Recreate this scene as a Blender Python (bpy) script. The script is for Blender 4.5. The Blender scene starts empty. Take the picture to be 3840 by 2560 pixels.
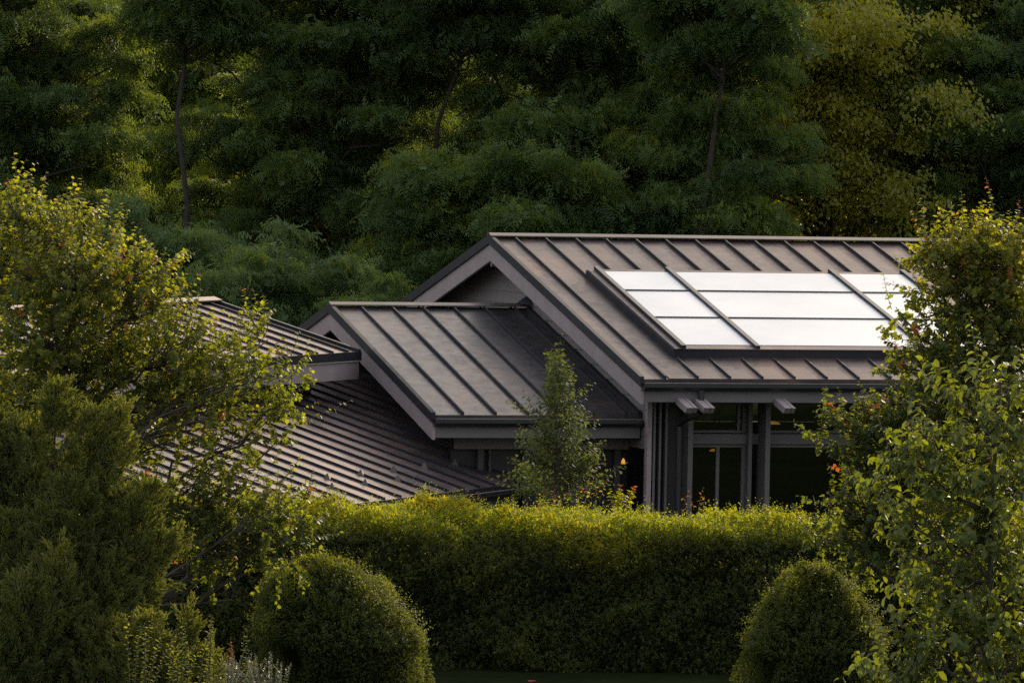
import bpy, math, random
import numpy as np
from mathutils import Vector, Matrix
R = math.radians
sc = bpy.context.scene
col = sc.collection

# ------------------------------------------------------------------ camera
CAM_H, FPX, TAU, RHO = 6.95, 22000.0, 0.0375, 0.0188
cam_d = bpy.data.cameras.new('camera'); cam = bpy.data.objects.new('camera', cam_d); col.objects.link(cam)
cam.matrix_world = Matrix.Translation((0, 0, CAM_H)) @ Matrix.Rotation(R(90) - TAU, 4, 'X') @ Matrix.Rotation(RHO, 4, 'Z')
cam_d.sensor_width = 36; cam_d.lens = 36 * FPX / 3840
cam_d.clip_start = 1; cam_d.clip_end = 3000
sc.camera = cam

def site(x, y, Y):
    """survey helper: world point at distance Y for a sighting (x, y) taken from the viewpoint (2352-wide plan of the view)"""
    xc = (x * 1.632653 - 1920) / FPX; yc = (1280 - y * 1.632653) / FPX
    xt = xc * math.cos(RHO) - yc * math.sin(RHO); yt = xc * math.sin(RHO) + yc * math.cos(RHO)
    r = np.array([xt, math.cos(TAU) + yt * math.sin(TAU), -math.sin(TAU) + yt * math.cos(TAU)])
    return np.array([0, 0, CAM_H]) + r * (Y / r[1])
def span(px, Y):
    return px * 1.632653 * Y / FPX

# ------------------------------------------------------------------ light
SUN_AZ, SUN_EL = R(22), R(20.5)
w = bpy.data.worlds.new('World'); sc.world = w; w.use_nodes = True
nt = w.node_tree
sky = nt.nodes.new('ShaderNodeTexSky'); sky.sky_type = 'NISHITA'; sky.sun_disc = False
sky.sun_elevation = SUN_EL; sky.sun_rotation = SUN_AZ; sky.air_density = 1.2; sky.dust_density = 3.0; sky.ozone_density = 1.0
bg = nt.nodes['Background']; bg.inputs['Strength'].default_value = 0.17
wb_ = nt.nodes.new('ShaderNodeMixRGB'); wb_.blend_type = 'MULTIPLY'; wb_.inputs[0].default_value = 1; wb_.inputs[2].default_value = (.5, .45, .41, 1)   # warm white-balance tint over the whole sky, also dims it
veil = nt.nodes.new('ShaderNodeMixRGB'); veil.blend_type = 'ADD'; veil.inputs[0].default_value = 1; veil.inputs[2].default_value = (3.7, 3.75, 3.9, 1)   # even cloud white added to the sky, fills the dark tree fronts
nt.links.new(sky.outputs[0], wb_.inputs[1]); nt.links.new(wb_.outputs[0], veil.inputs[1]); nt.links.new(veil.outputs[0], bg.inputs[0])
sd = bpy.data.lights.new('sun', 'SUN'); sd.energy = 4.2; sd.angle = R(0.6); sd.color = (1, .86, .62)
sun = bpy.data.objects.new('sun', sd); col.objects.link(sun)
sdir = Vector((math.sin(SUN_AZ) * math.cos(SUN_EL), math.cos(SUN_AZ) * math.cos(SUN_EL), math.sin(SUN_EL)))
sun.rotation_euler = sdir.to_track_quat('Z', 'Y').to_euler()
sc.view_settings.view_transform = 'Standard'; sc.view_settings.look = 'None'; sc.view_settings.exposure = 0
sc.render.engine = 'CYCLES'
sc.cycles.max_bounces = 6; sc.cycles.transparent_max_bounces = 8; sc.cycles.use_denoising = False
sc.cycles.sample_clamp_indirect = 1.5

# ------------------------------------------------------------------ materials
def new_mat(name):
    m = bpy.data.materials.new(name); m.use_nodes = True
    n = m.node_tree; b = n.nodes['Principled BSDF']; return m, n, b
def lk(n, a, b): n.links.new(a, b)
def ramp(n, stops):
    r = n.nodes.new('ShaderNodeValToRGB'); e = r.color_ramp.elements
    while len(e) < len(stops): e.new(.5)
    for i, (p, c) in enumerate(stops): e[i].position = p; e[i].color = (*c, 1)
    return r
def noise(n, scale, detail=4, rough=.6, vec=None, coord='Object'):
    t = n.nodes.new('ShaderNodeTexNoise'); t.inputs['Scale'].default_value = scale
    t.inputs['Detail'].default_value = detail; t.inputs['Roughness'].default_value = rough
    if vec is None:
        tc = n.nodes.new('ShaderNodeTexCoord'); vec = tc.outputs[coord]
    lk(n, vec, t.inputs['Vector']); return t
def leaf_mat(name, greens, trans, rough=.42, tmix=.42, spec=.5):
    """greens / trans: ramps over tint 0..1 (reflected, transmitted colour)"""
    m, n, b = new_mat(name)
    at = n.nodes.new('ShaderNodeAttribute'); at.attribute_name = 'tint'
    ge = n.nodes.new('ShaderNodeNewGeometry')
    ma = n.nodes.new('ShaderNodeMath'); ma.operation = 'MULTIPLY_ADD'; ma.inputs[1].default_value = .22; 
    lk(n, ge.outputs['Random Per Island'], ma.inputs[0]); lk(n, at.outputs['Fac'], ma.inputs[2])
    mb = n.nodes.new('ShaderNodeMath'); mb.operation = 'SUBTRACT'; mb.inputs[1].default_value = .11; lk(n, ma.outputs[0], mb.inputs[0])
    r1 = ramp(n, greens); r2 = ramp(n, trans); lk(n, mb.outputs[0], r1.inputs[0]); lk(n, mb.outputs[0], r2.inputs[0])
    lk(n, r1.outputs[0], b.inputs['Base Color']); b.inputs['Roughness'].default_value = rough
    b.inputs['Specular IOR Level'].default_value = spec
    tr = n.nodes.new('ShaderNodeBsdfTranslucent'); lk(n, r2.outputs[0], tr.inputs['Color'])
    mx = n.nodes.new('ShaderNodeMixShader'); mx.inputs[0].default_value = tmix
    lk(n, b.outputs[0], mx.inputs[1]); lk(n, tr.outputs[0], mx.inputs[2])
    lk(n, mx.outputs[0], n.nodes['Material Output'].inputs[0]); return m
def bark_mat(name, c1, c2):
    m, n, b = new_mat(name); t = noise(n, 9, 6, .7); r = ramp(n, [(.3, c1), (.7, c2)])
    lk(n, t.outputs[0], r.inputs[0]); lk(n, r.outputs[0], b.inputs['Base Color']); b.inputs['Roughness'].default_value = .9
    bu = n.nodes.new('ShaderNodeBump'); bu.inputs['Strength'].default_value = .6; lk(n, t.outputs[0], bu.inputs['Height']); lk(n, bu.outputs[0], b.inputs['Normal'])
    return m
def metal_roof_mat(name, ca, cb, cc, rough=.42, metallic=.75):
    m, n, b = new_mat(name)
    tc = n.nodes.new('ShaderNodeTexCoord')
    t1 = noise(n, .7, 5, .65, tc.outputs['Object']); t2 = noise(n, 5, 6, .7, tc.outputs['Object'])
    r1 = ramp(n, [(.36, ca), (.5, cb), (.64, cc)]); lk(n, t1.outputs[0], r1.inputs[0])
    mx = n.nodes.new('ShaderNodeMixRGB'); mx.blend_type = 'OVERLAY'; mx.inputs[0].default_value = .55
    lk(n, r1.outputs[0], mx.inputs[1]); lk(n, t2.outputs[0], mx.inputs[2]); lk(n, mx.outputs[0], b.inputs['Base Color'])
    b.inputs['Metallic'].default_value = metallic; b.inputs['Specular IOR Level'].default_value = .22
    mr = n.nodes.new('ShaderNodeMapRange'); mr.inputs[1].default_value = .3; mr.inputs[2].default_value = .7
    mr.inputs[3].default_value = rough - .07; mr.inputs[4].default_value = rough + .1
    lk(n, t2.outputs[0], mr.inputs[0]); lk(n, mr.outputs[0], b.inputs['Roughness'])
    bu = n.nodes.new('ShaderNodeBump'); bu.inputs['Strength'].default_value = .12; bu.inputs['Distance'].default_value = .02
    lk(n, t1.outputs[0], bu.inputs['Height']); lk(n, bu.outputs[0], b.inputs['Normal'])
    return m
def paint_mat(name, c, rough=.6, var=.18):
    m, n, b = new_mat(name); t = noise(n, 2.2, 6, .65)
    r = ramp(n, [(.25, tuple(x * (1 - var) for x in c)), (.75, tuple(x * (1 + var) for x in c))])
    lk(n, t.outputs[0], r.inputs[0]); lk(n, r.outputs[0], b.inputs['Base Color']); b.inputs['Roughness'].default_value = rough
    return m
M = {}
M['roof'] = metal_roof_mat('weathered roof metal', (.038, .030, .035), (.068, .049, .051), (.122, .074, .062), .36, .28)
M['roof_shade'] = metal_roof_mat('shade-toned weathered roof metal', (.030, .030, .037), (.052, .046, .050), (.095, .068, .062), .30, .32)  # same roof metal, darkened and cooled to paint in the shadow on it
M['wing'] = metal_roof_mat('weathered wing roof metal', (.085, .066, .068), (.14, .102, .098), (.195, .130, .112), .36, .34)
M['seam'] = metal_roof_mat('dark roof trim', (.020, .021, .028), (.026, .027, .034), (.032, .032, .038), .55, .3)
M['cap'] = metal_roof_mat('ridge cap metal', (.15, .13, .12), (.18, .155, .135), (.22, .18, .15), .34, .6)
M['mauve'] = paint_mat('mauve grey painted timber', (.30, .25, .255))
M['siding'] = paint_mat('grey lapped siding', (.17, .148, .15))
M['timber'] = paint_mat('grey painted trim', (.125, .114, .116))
M['soffit'] = paint_mat('dark soffit boards', (.05, .047, .047))
M['inside'] = paint_mat('shade black interior', (.016, .0145, .013))  # near black, puts the shade of rooms and recesses into the colour
M['core'] = paint_mat('foliage shade black', (.012, .012, .006), 1.0); M['core'].node_tree.nodes['Principled BSDF'].inputs['Specular IOR Level'].default_value = 0  # near-black colour stands in for the shade inside foliage
M['guard'] = paint_mat('brown guard metal', (.07, .058, .055), .45)
M['gutter'] = paint_mat('black gutter metal', (.018, .018, .02), .35)
M['lip'] = paint_mat('bare gutter lip', (.3, .28, .26), .35)
def glass_mat(name, tint, gloss):
    m, n, b = new_mat(name)
    tr = n.nodes.new('ShaderNodeBsdfTransparent'); tr.inputs[0].default_value = (*tint, 1)
    g = n.nodes.new('ShaderNodeBsdfGlossy'); g.inputs['Roughness'].default_value = .02
    f = n.nodes.new('ShaderNodeFresnel'); f.inputs[0].default_value = gloss
    mx = n.nodes.new('ShaderNodeMixShader'); lk(n, f.outputs[0], mx.inputs[0]); lk(n, tr.outputs[0], mx.inputs[1]); lk(n, g.outputs[0], mx.inputs[2])
    lk(n, mx.outputs[0], n.nodes['Material Output'].inputs[0]); return m
M['glass'] = glass_mat('window glass', (.5, .52, .5), 2.1)
m, n, b = new_mat('sky-whitened skylight glass')
b.inputs['Base Color'].default_value = (.9, .92, .94, 1); b.inputs['Metallic'].default_value = .65; b.inputs['Roughness'].default_value = .3
t = noise(n, .5, 4); rr = ramp(n, [(.35, (.42, .49, .57)), (.65, (.52, .58, .65))]); lk(n, t.outputs[0], rr.inputs[0]); lk(n, rr.outputs[0], b.inputs['Base Color'])  # pale base colour carries part of the bright sky reflection
M['pane'] = m
m, n, b = new_mat('warm lamp glow'); e = n.nodes.new('ShaderNodeEmission'); e.inputs[0].default_value = (1, .45, .08, 1); e.inputs[1].default_value = .75
lk(n, e.outputs[0], n.nodes['Material Output'].inputs[0]); M['lamp'] = m
M['bark'] = bark_mat('grey brown bark', (.02, .016, .012), (.055, .045, .036))
M['twig'] = bark_mat('twig bark', (.045, .036, .026), (.10, .085, .065))
# ground
m, n, b = new_mat('leaf litter and rough grass'); t = noise(n, .35, 8, .7); t2 = noise(n, 6, 8, .75)
mx = n.nodes.new('ShaderNodeMixRGB'); mx.inputs[0].default_value = .5; lk(n, t.outputs[0], mx.inputs[1]); lk(n, t2.outputs[0], mx.inputs[2])
rr = ramp(n, [(.35, (.008, .010, .005)), (.55, (.018, .024, .009)), (.7, (.032, .038, .014))]); lk(n, mx.outputs[0], rr.inputs[0])
lk(n, rr.outputs[0], b.inputs['Base Color']); b.inputs['Roughness'].default_value = 1; b.inputs['Specular IOR Level'].default_value = 0; M['ground'] = m
G = leaf_mat
M['locust'] = G('locust leaflets', [(0, (.085, .140, .066)), (.5, (.145, .210, .074)), (1, (.23, .265, .055))], [(0, (.11, .17, .024)), (.5, (.27, .34, .022)), (1, (.62, .64, .02))], .65, .46, .25)
M['cotton'] = G('glossy poplar leaves', [(0, (.11, .135, .040)), (.5, (.19, .21, .042)), (1, (.27, .27, .04))], [(0, (.22, .24, .015)), (.5, (.48, .49, .018)), (1, (.74, .68, .02))], .4, .5, .45)
M['maple'] = G('lobed leaves with orange tips', [(0, (.044, .066, .034)), (.45, (.080, .108, .036)), (.72, (.15, .15, .032)), (.88, (.30, .17, .03)), (1, (.32, .09, .03))],
               [(0, (.12, .155, .014)), (.45, (.36, .39, .014)), (.72, (.66, .61, .014)), (.88, (.62, .32, .02)), (1, (.62, .15, .03))], .5, .54, .22)
M['pear'] = G('broad pear leaves', [(0, (.054, .076, .034)), (.5, (.098, .126, .044)), (1, (.17, .19, .05))], [(0, (.12, .155, .014)), (.5, (.30, .34, .014)), (1, (.52, .51, .02))], .5, .48, .28)
M['box'] = G('boxwood leaves', [(0, (.022, .034, .016)), (.5, (.044, .062, .022)), (1, (.11, .13, .03))], [(0, (.08, .10, .012)), (.5, (.18, .20, .014)), (1, (.46, .46, .018))], .6, .42, .16)
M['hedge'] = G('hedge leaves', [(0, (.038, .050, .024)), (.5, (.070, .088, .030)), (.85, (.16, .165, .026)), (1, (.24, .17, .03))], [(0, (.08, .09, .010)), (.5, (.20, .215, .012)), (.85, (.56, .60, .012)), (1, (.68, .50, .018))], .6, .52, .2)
M['juniper'] = G('juniper scale foliage', [(0, (.075, .095, .040)), (.5, (.14, .158, .05)), (1, (.27, .25, .06))], [(0, (.10, .12, .016)), (.5, (.22, .24, .02)), (1, (.50, .46, .03))], .7, .38, .2)
M['ginkgo'] = G('fan shaped leaves', [(0, (.058, .076, .036)), (.5, (.095, .115, .042)), (1, (.16, .165, .035))], [(0, (.13, .165, .02)), (.5, (.25, .29, .02)), (1, (.56, .54, .02))], .65, .42, .12)
M['silver'] = G('silvery stems', [(0, (.10, .11, .07)), (.6, (.17, .18, .12)), (1, (.34, .32, .24))], [(0, (.1, .12, .06)), (.6, (.2, .22, .1)), (1, (.35, .3, .2))], .5, .3)
M['red'] = G('red petals', [(0, (.25, .008, .012)), (1, (.40, .012, .02))], [(0, (.4, .01, .02)), (1, (.55, .02, .02))], .5, .3)

# ------------------------------------------------------------------ object helpers
def tag(o, label=None, cat=None, group=None, kind=None):
    if label: o['label'] = label
    if cat: o['category'] = cat
    if group: o['group'] = group
    if kind: o['kind'] = kind
    return o
def empty(name, loc, label=None, cat=None, group=None):
    o = bpy.data.objects.new(name, None); col.objects.link(o); o.location = tuple(float(v) for v in loc); o.empty_display_size = .3
    return tag(o, label, cat, group)
def link(name, me, mat, parent=None):
    o = bpy.data.objects.new(name, me); col.objects.link(o)
    if mat: me.materials.append(mat)
    if parent: o.parent = parent
    return o
class MB:
    """collects convex pieces; build() links them as one mesh object, relative to its parent's base"""
    def __init__(s, O=(0, 0, 0), e1=(1, 0, 0), e2=(0, 1, 0), k=1.0):
        s.v = []; s.f = []; s.k = k; s.O = np.array(O, float); s.e1 = np.array(e1, float); s.e2 = np.array(e2, float)
    def W(s, u, v, z): return s.O + (s.e1 * u + s.e2 * v + np.array([0, 0, z])) * s.k
    def hexa(s, p):          # 8 local points: bottom ring then top ring
        k = len(s.v); s.v += [s.W(*q) for q in p]
        s.f += [tuple(k + i for i in f) for f in ((0, 3, 2, 1), (4, 5, 6, 7), (0, 1, 5, 4), (1, 2, 6, 5), (2, 3, 7, 6), (3, 0, 4, 7))]
    def box(s, u0, u1, v0, v1, z0, z1):
        s.hexa([(u0, v0, z0), (u1, v0, z0), (u1, v1, z0), (u0, v1, z0), (u0, v0, z1), (u1, v0, z1), (u1, v1, z1), (u0, v1, z1)])
    def slope(s, u0, u1, v0, v1, zf, t0, t1):   # a bar lying on a roof plane zf(v), from t0 to t1 above it
        s.hexa([(u0, v0, zf(v0) + t0), (u1, v0, zf(v0) + t0), (u1, v1, zf(v1) + t0), (u0, v1, zf(v1) + t0),
                (u0, v0, zf(v0) + t1), (u1, v0, zf(v0) + t1), (u1, v1, zf(v1) + t1), (u0, v1, zf(v1) + t1)])
    def prism(s, poly, lo, hi):    # poly of (u,v); lo/hi functions of (u,v)
        k = len(s.v); m = len(poly)
        s.v += [s.W(u, v, lo(u, v)) for u, v in poly] + [s.W(u, v, hi(u, v)) for u, v in poly]
        s.f.append(tuple(k + i for i in reversed(range(m)))); s.f.append(tuple(k + m + i for i in range(m)))
        for i in range(m):
            j = (i + 1) % m; s.f.append((k + i, k + j, k + m + j, k + m + i))
    def quad(s, *p):
        k = len(s.v); s.v += [s.W(*q) for q in p]; s.f.append(tuple(range(k, k + len(p))))
    def tube(s, pts, rad, sides=8):     # world-frame through W
        k = len(s.v); pts = [s.W(*p) for p in pts]; n = len(pts)
        for i, p in enumerate(pts):
            t = pts[min(i + 1, n - 1)] - pts[max(i - 1, 0)]; t = t / (np.linalg.norm(t) + 1e-9)
            a = np.cross(t, [0.3, .2, 1.0] if abs(t[2]) < .9 else [1., 0, 0]); a /= np.linalg.norm(a); b_ = np.cross(t, a)
            r = rad[i] if hasattr(rad, '__len__') else rad
            for q in range(sides):
                c = 2 * math.pi * q / sides; s.v.append(p + r * (a * math.cos(c) + b_ * math.sin(c)))
        for i in range(n - 1):
            for q in range(sides):
                q2 = (q + 1) % sides; s.f.append((k + i * sides + q, k + i * sides + q2, k + (i + 1) * sides + q2, k + (i + 1) * sides + q))
        s.f.append(tuple(k + q for q in reversed(range(sides)))); s.f.append(tuple(k + (n - 1) * sides + q for q in range(sides)))
    def build(s, name, mat, parent=None, fix=True):
        me = bpy.data.meshes.new(name); base = np.array(parent_base(parent))
        me.from_pydata([tuple(p - base) for p in s.v], [], s.f); me.update()
        if fix:
            import bmesh
            bm = bmesh.new(); bm.from_mesh(me); bmesh.ops.recalc_face_normals(bm, faces=bm.faces); bm.to_mesh(me); bm.free()
        return link(name, me, mat, parent)
def parent_base(p):
    b = np.zeros(3)
    while p is not None:
        b = b + np.array(p.location); p = p.parent
    return b

# ------------------------------------------------------------------ ground
def terrain(x, y):
    z = .02 - .47 * np.clip((y - 76.2) / 1.5, 0, 1)
    z = z + np.clip(y - 118, 0, 400) * .05 + 5 * np.clip((y - 200) / 60, 0, 5)
    return z
xs = np.concatenate([np.linspace(-900, -60, 12), np.linspace(-50, 50, 60), np.linspace(60, 900, 12)])
ys = np.concatenate([np.linspace(-300, 40, 8), np.linspace(45, 260, 120), np.linspace(270, 1500, 20)])
rng = np.random.default_rng(5)
vv = []; ff = []
for j, y in enumerate(ys):
    for i, x in enumerate(xs):
        vv.append((x, y, float(terrain(x, y)) + (rng.normal() * .06 if y > 100 and y < 260 else 0)))
nx = len(xs)
for j in range(len(ys) - 1):
    for i in range(nx - 1):
        k = j * nx + i; ff.append((k, k + 1, k + nx + 1, k + nx))
me = bpy.data.meshes.new('ground'); me.from_pydata(vv, [], ff); me.update()
tag(link('ground', me, M['ground']), kind='structure')

# ================================================================== HOUSE
TH = R(16.9); A = np.array([-.37, 92.75, 5.11]); P = .240; Wd = 7.80
d1 = np.array([math.cos(TH), math.sin(TH), 0]); g1 = np.array([math.sin(TH), -math.cos(TH), 0])
house = empty('house', (A[0], A[1], 0), 'low grey timber house with dark standing seam metal roofs, a white skylight and angled wings', 'house')
def mb(): return MB(A, d1, g1)
Fz = -5.56     # floor (ground) in house frame
U1 = 12.5      # right end of main roof
zf = lambda v: -P * abs(v)
# ---- main roof
sky_u0, sky_u1, sky_v0, sky_v1 = .86, 6.30, 2.30, 6.66
q = mb(); q.slope(0, U1, 0, Wd, zf, -.06, 0); q.slope(0, U1, -Wd, 0, zf, -.06, -.0005)
q.slope(.43, U1, 6.84, Wd, zf, 0, .012)                    # lapped lower course below the skylight
s0 = .37
roof_main = None
r_main = q.build('roof', M['roof'], house); tag(r_main, 'broad main roof slope holding the skylight')
q = mb()
for i in range(24):
    u = s0 + .5 * i
    if u > U1 - .1: break
    if u < sky_u0 - .05 or u > sky_u1 + .05:
        q.slope(u - .012, u + .012, .09, Wd - .01, zf, 0, .048)
    else:
        q.slope(u - .012, u + .012, .09, sky_v0 - (.06 if i > 1 else 0), zf, 0, .048)
        q.slope(u - .012, u + .012, sky_v1 + .16, Wd - .01, zf, .001, .048)
    q.slope(u - .012, u + .012, -Wd + .01, -.09, zf, 0, .048)
q.build('standing_seams', M['seam'], r_main)
q = mb()
for sgn in (1, -1):
    q.hexa([(-.03, 0, .015), (U1, 0, .015), (U1, sgn * .12, zf(.12) + .05), (-.03, sgn * .12, zf(.12) + .05),
            (-.03, 0, .075), (U1, 0, .075), (U1, sgn * .12, zf(.12) + .062), (-.03, sgn * .12, zf(.12) + .062)])
q.build('ridge_cap', M['cap'], r_main)
q = mb()
for sgn in (1, -1):      # verge flashing, dark
    q.slope(-.035, .03, .001 if sgn > 0 else -Wd - .02, Wd + .02 if sgn > 0 else -.001, zf, -.10, .045)
q.build('verge_flashing', M['seam'], r_main)
def gutter(frame, u0, u1, v, z, parent):
    q = frame()
    prof = [(0, 0), (0, -.085), (.03, -.12), (.085, -.12), (.115, -.07), (.115, -.012), (.105, -.012), (.10, -.065), (.08, -.105), (.035, -.105), (.012, -.08), (.012, 0)]
    k = len(q.v); m_ = len(prof)
    for u in (u0, u1): q.v += [q.W(u, v + a, z + b_) for a, b_ in prof]
    for i in range(m_):
        j = (i + 1) % m_; q.f.append((k + i, k + j, k + m_ + j, k + m_ + i))
    q.box(u0 - .008, u0, v, v + .115, z - .115, z - .006); q.box(u1, u1 + .008, v, v + .115, z - .115, z - .006)
    g_ = q.build('gutter', M['gutter'], parent)
    q = frame(); q.box(u0, u1, v + .107, v + .119, z - .010, z - .002); q.build('gutter_lip', M['lip'], parent)
gutter(mb, .02, U1, Wd - .02, zf(Wd) - .045, r_main)
# ---- skylight
sk = empty('skylight', (0, 0, 0)); sk.parent = house; sk['label'] = 'raised skylight of nine white glass panes in dark metal bars'
q = mb()
ch = .115
q.slope(sky_u0, sky_u0 + .05, sky_v0, sky_v1, zf, .002, ch); q.slope(sky_u1 - .05, sky_u1, sky_v0, sky_v1, zf, .002, ch)
q.slope(sky_u0 + .05, sky_u1 - .05, sky_v0, sky_v0 + .05, zf, .002, ch); q.slope(sky_u0 + .05, sky_u1 - .05, sky_v1 - .05, sky_v1, zf, .002, ch)
q.build('curb', M['seam'], sk)
q = mb(); q.slope(sky_u0 + .02, sky_u1 - .02, sky_v0 + .02, sky_v0 + .17, zf, ch + .002, ch + .016)
q.slope(sky_u0 + .02, sky_u1 - .02, sky_v1 - .2, sky_v1 + .012, zf, ch + .002, ch + .016)
q.slope(sky_u0 + .02, 1.03, sky_v0 + .17, sky_v1 - .2, zf, ch + .002, ch + .014); q.slope(6.12, sky_u1 - .02, sky_v0 + .17, sky_v1 - .2, zf, ch + .002, ch + .014)
q.build('cover_flashing', M['roof'], sk)
bars = (1.03, 2.19, 4.88, 6.08); rails = (2.46, 3.53, 5.02, 6.47)
q = mb()
for ub in bars: q.slope(ub - .038, ub + .038, sky_v0 - .01, sky_v1 - .03, zf, ch + .017, ch + .052)
q.build('glazing_bar', M['seam'], sk)
q = mb()
for ub in bars: q.slope(ub - .034, ub + .039, sky_v0 - .012, sky_v1 - .028, zf, ch + .0525, ch + .059)
q.build('bar_cap', M['timber'], sk)
q = mb()
for vb in rails[1:3]:
    for i in range(3): q.slope(bars[i] + .039, bars[i + 1] - .039, vb - .013, vb + .013, zf, ch + .02, ch + .036)
q.build('cross_rail', M['seam'], sk)
for i in range(3):
    for j in range(3):
        q = mb(); q.slope(bars[i] + .039, bars[i + 1] - .039, rails[j] + (.014 if j else -.0), rails[j + 1] - (.014 if j < 2 else 0), zf, ch + .004, ch + .022); q.build('pane', M['pane'], sk)
# ---- gable barge boards, fascia, soffit
def barge(frame, u0, u1, vmax, zfun, top, depth, parent, side=1, name='bargeboard', vc=0, mat='mauve', v0=0):
    q = frame()
    q.hexa([(u0, vc + side * v0, zfun(vc + side * v0) + top - depth), (u1, vc + side * v0, zfun(vc + side * v0) + top - depth), (u1, vc + side * vmax, zfun(vc + side * vmax) + top - depth), (u0, vc + side * vmax, zfun(vc + side * vmax) + top - depth),
            (u0, vc + side * v0, zfun(vc + side * v0) + top), (u1, vc + side * v0, zfun(vc + side * v0) + top), (u1, vc + side * vmax, zfun(vc + side * vmax) + top), (u0, vc + side * vmax, zfun(vc + side * vmax) + top)])
    return q.build(name, M[mat], parent)
barge(mb, 0, .045, Wd - .03, zf, -.101, .27, house); barge(mb, 0, .045, Wd, zf, -.101, .27, house, -1)
q = mb(); q.box(.046, U1, Wd - .075, Wd - .03, zf(Wd) - .335, zf(Wd) - .062); q.build('fascia', M['timber'], house)
q = mb(); q.slope(.046, U1, 0, Wd - .08, zf, -.13, -.062); q.slope(.046, U1, -Wd, 0, zf, -.13, -.062); q.build('soffit', M['soffit'], house)
q = mb(); q.box(.02, 1.2, -.05, .05, -.46, -.36); q.build('ridge_beam', M['timber'], house)
# ---- gable wall with lapped siding
UW = .42; VW = 6.9
def siding(frame, u, va, vb, z0, z1, topf, step=.19):
    q = frame(); z = z0
    while z < z1:
        za, zb = z, min(z + step, z1)
        def rngv(zz):
            lo, hi = va, vb
            # clip by roof underside: topf(v) >= zz
            vs = np.linspace(va, vb, 400); ok = vs[np.array([topf(v) for v in vs]) >= zz]
            return (ok[0], ok[-1]) if len(ok) > 1 else None
        a_, b_ = rngv(za), rngv(zb)
        if a_ is None: break
        if b_ is None: m_ = .5 * (a_[0] + a_[1]); b_ = (m_, m_)
        q.hexa([(u - .022, a_[0], za), (u + .02, a_[0], za), (u + .02, a_[1], za), (u - .022, a_[1], za),
                (u - .004, b_[0], zb), (u + .02, b_[0], zb), (u + .02, b_[1], zb), (u - .004, b_[1], zb)])
        z += step
    return q
q = siding(mb, UW, -VW, VW - .02, -2.95, -.13, lambda v: zf(v) - .13); q.build('gable_wall', M['siding'], house)
q = mb(); q.box(UW + .03, UW + .1, -VW, 5.6, Fz, -2.951); q.build('wall', M['soffit'], house)
# ---- front wall: posts, beams, glazing
q = mb(); q.box(.40, .47, VW - .12, VW, Fz, -2.2); q.build('corner_board', M['mauve'], house)
for u, w_, v0, v1 in ((.50, .035, 6.62, 6.88), (.60, .03, 6.60, 6.86), (.70, .03, 6.60, 6.85)):
    q = mb(); q.box(u, u + w_, v0, v1, Fz, -2.15); q.build('wall_batten', M['timber'], house)
q = mb(); q.box(.47, 1.03, 6.52, 6.6, Fz, -2.0); q.build('wall_panel', M['soffit'], house)
for u in (1.035, 2.245, 4.30, 6.35, 8.4, 10.4):
    q = mb(); q.box(u, u + .075, 6.52, 6.9, Fz, -1.9); q.build('post', M['timber'], house)
q = mb(); q.box(.47, U1 - .5, 6.50, 6.58, -2.885, -2.735); q.build('beam', M['timber'], house)
q = mb(); q.box(.47, U1 - .5, 6.46, 6.54, -2.26, -1.75); q.build('header', M['soffit'], house)
bays = [(1.24, 2.01), (2.42, 4.28), (4.42, 6.33), (6.47, 8.38), (8.52, 10.38)]
for k, (ua, ub) in enumerate(bays):
    for za, zb in ((-2.72, -2.27), (-4.95, -2.90)):
        f = mb()
        f.box(ua - .05, ua, 6.44, 6.52, za, zb); f.box(ub, ub + .05, 6.44, 6.52, za, zb)
        f.box(ua, ub, 6.44, 6.52, zb - .035, zb); f.box(ua, ub, 6.44, 6.52, za, za + .035)
        if k == 0 and za < -4: f.box(1.61, 1.66, 6.44, 6.515, za + .035, zb - .035)
        if k == 0 and za > -4: f.box(1.93, 1.97, 6.44, 6.515, za + .035, zb - .035)
        if k > 0 and za < -4: f.box(.5 * (ua + ub) + .3, .5 * (ua + ub) + .34, 6.44, 6.515, za + .035, zb - .035)
        fo = f.build('window', M['timber'], house)
        g_ = mb(); g_.box(ua, ub, 6.47, 6.478, za + .035, zb - .035); g_.build('pane', M['glass'], fo)
q = mb()
q.box(2.06, 2.12, 6.5, 6.66, Fz, -2.2); q.build('wall_batten', M['timber'], house)
# interior shell: back wall, floor and ceiling painted near black so rooms read as dim
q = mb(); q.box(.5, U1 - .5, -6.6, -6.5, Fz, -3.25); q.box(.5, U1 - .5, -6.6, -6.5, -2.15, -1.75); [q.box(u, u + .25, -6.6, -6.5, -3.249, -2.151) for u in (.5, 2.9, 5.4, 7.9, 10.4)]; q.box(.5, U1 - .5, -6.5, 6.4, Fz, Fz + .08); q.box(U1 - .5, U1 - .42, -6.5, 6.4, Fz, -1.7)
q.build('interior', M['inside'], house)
# outrigger beams in pairs
zr = lambda v: -2.15 - .24 * (v - 7.8)
for u in (.55, .815, 2.06, 3.56, 5.06, 6.56):
    for o_, w_ in ((0, .098), (.112, .05)):
        q = mb(); a0, a1 = u + o_, u + o_ + w_
        q.hexa([(a0, 6.2, zr(6.2) - .105), (a1, 6.2, zr(6.2) - .105), (a1, 8.18, zr(8.18) - .10), (a0, 8.18, zr(8.18) - .10), (a0, 6.2, zr(6.2)), (a1, 6.2, zr(6.2)), (a1, 8.27, zr(8.27)), (a0, 8.27, zr(8.27))])
        q.build('rafter_tail', M['mauve'], house)
q = mb(); q.tube([(.90, 7.86, -2.03), (.90, 7.86, -2.30), (.90, 7.80, -2.38), (.86, 7.2, -2.5), (.86, 7.0, -2.6), (.86, 6.98, Fz)], .045, 10); q.build('downspout', M['gutter'], house)
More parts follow.
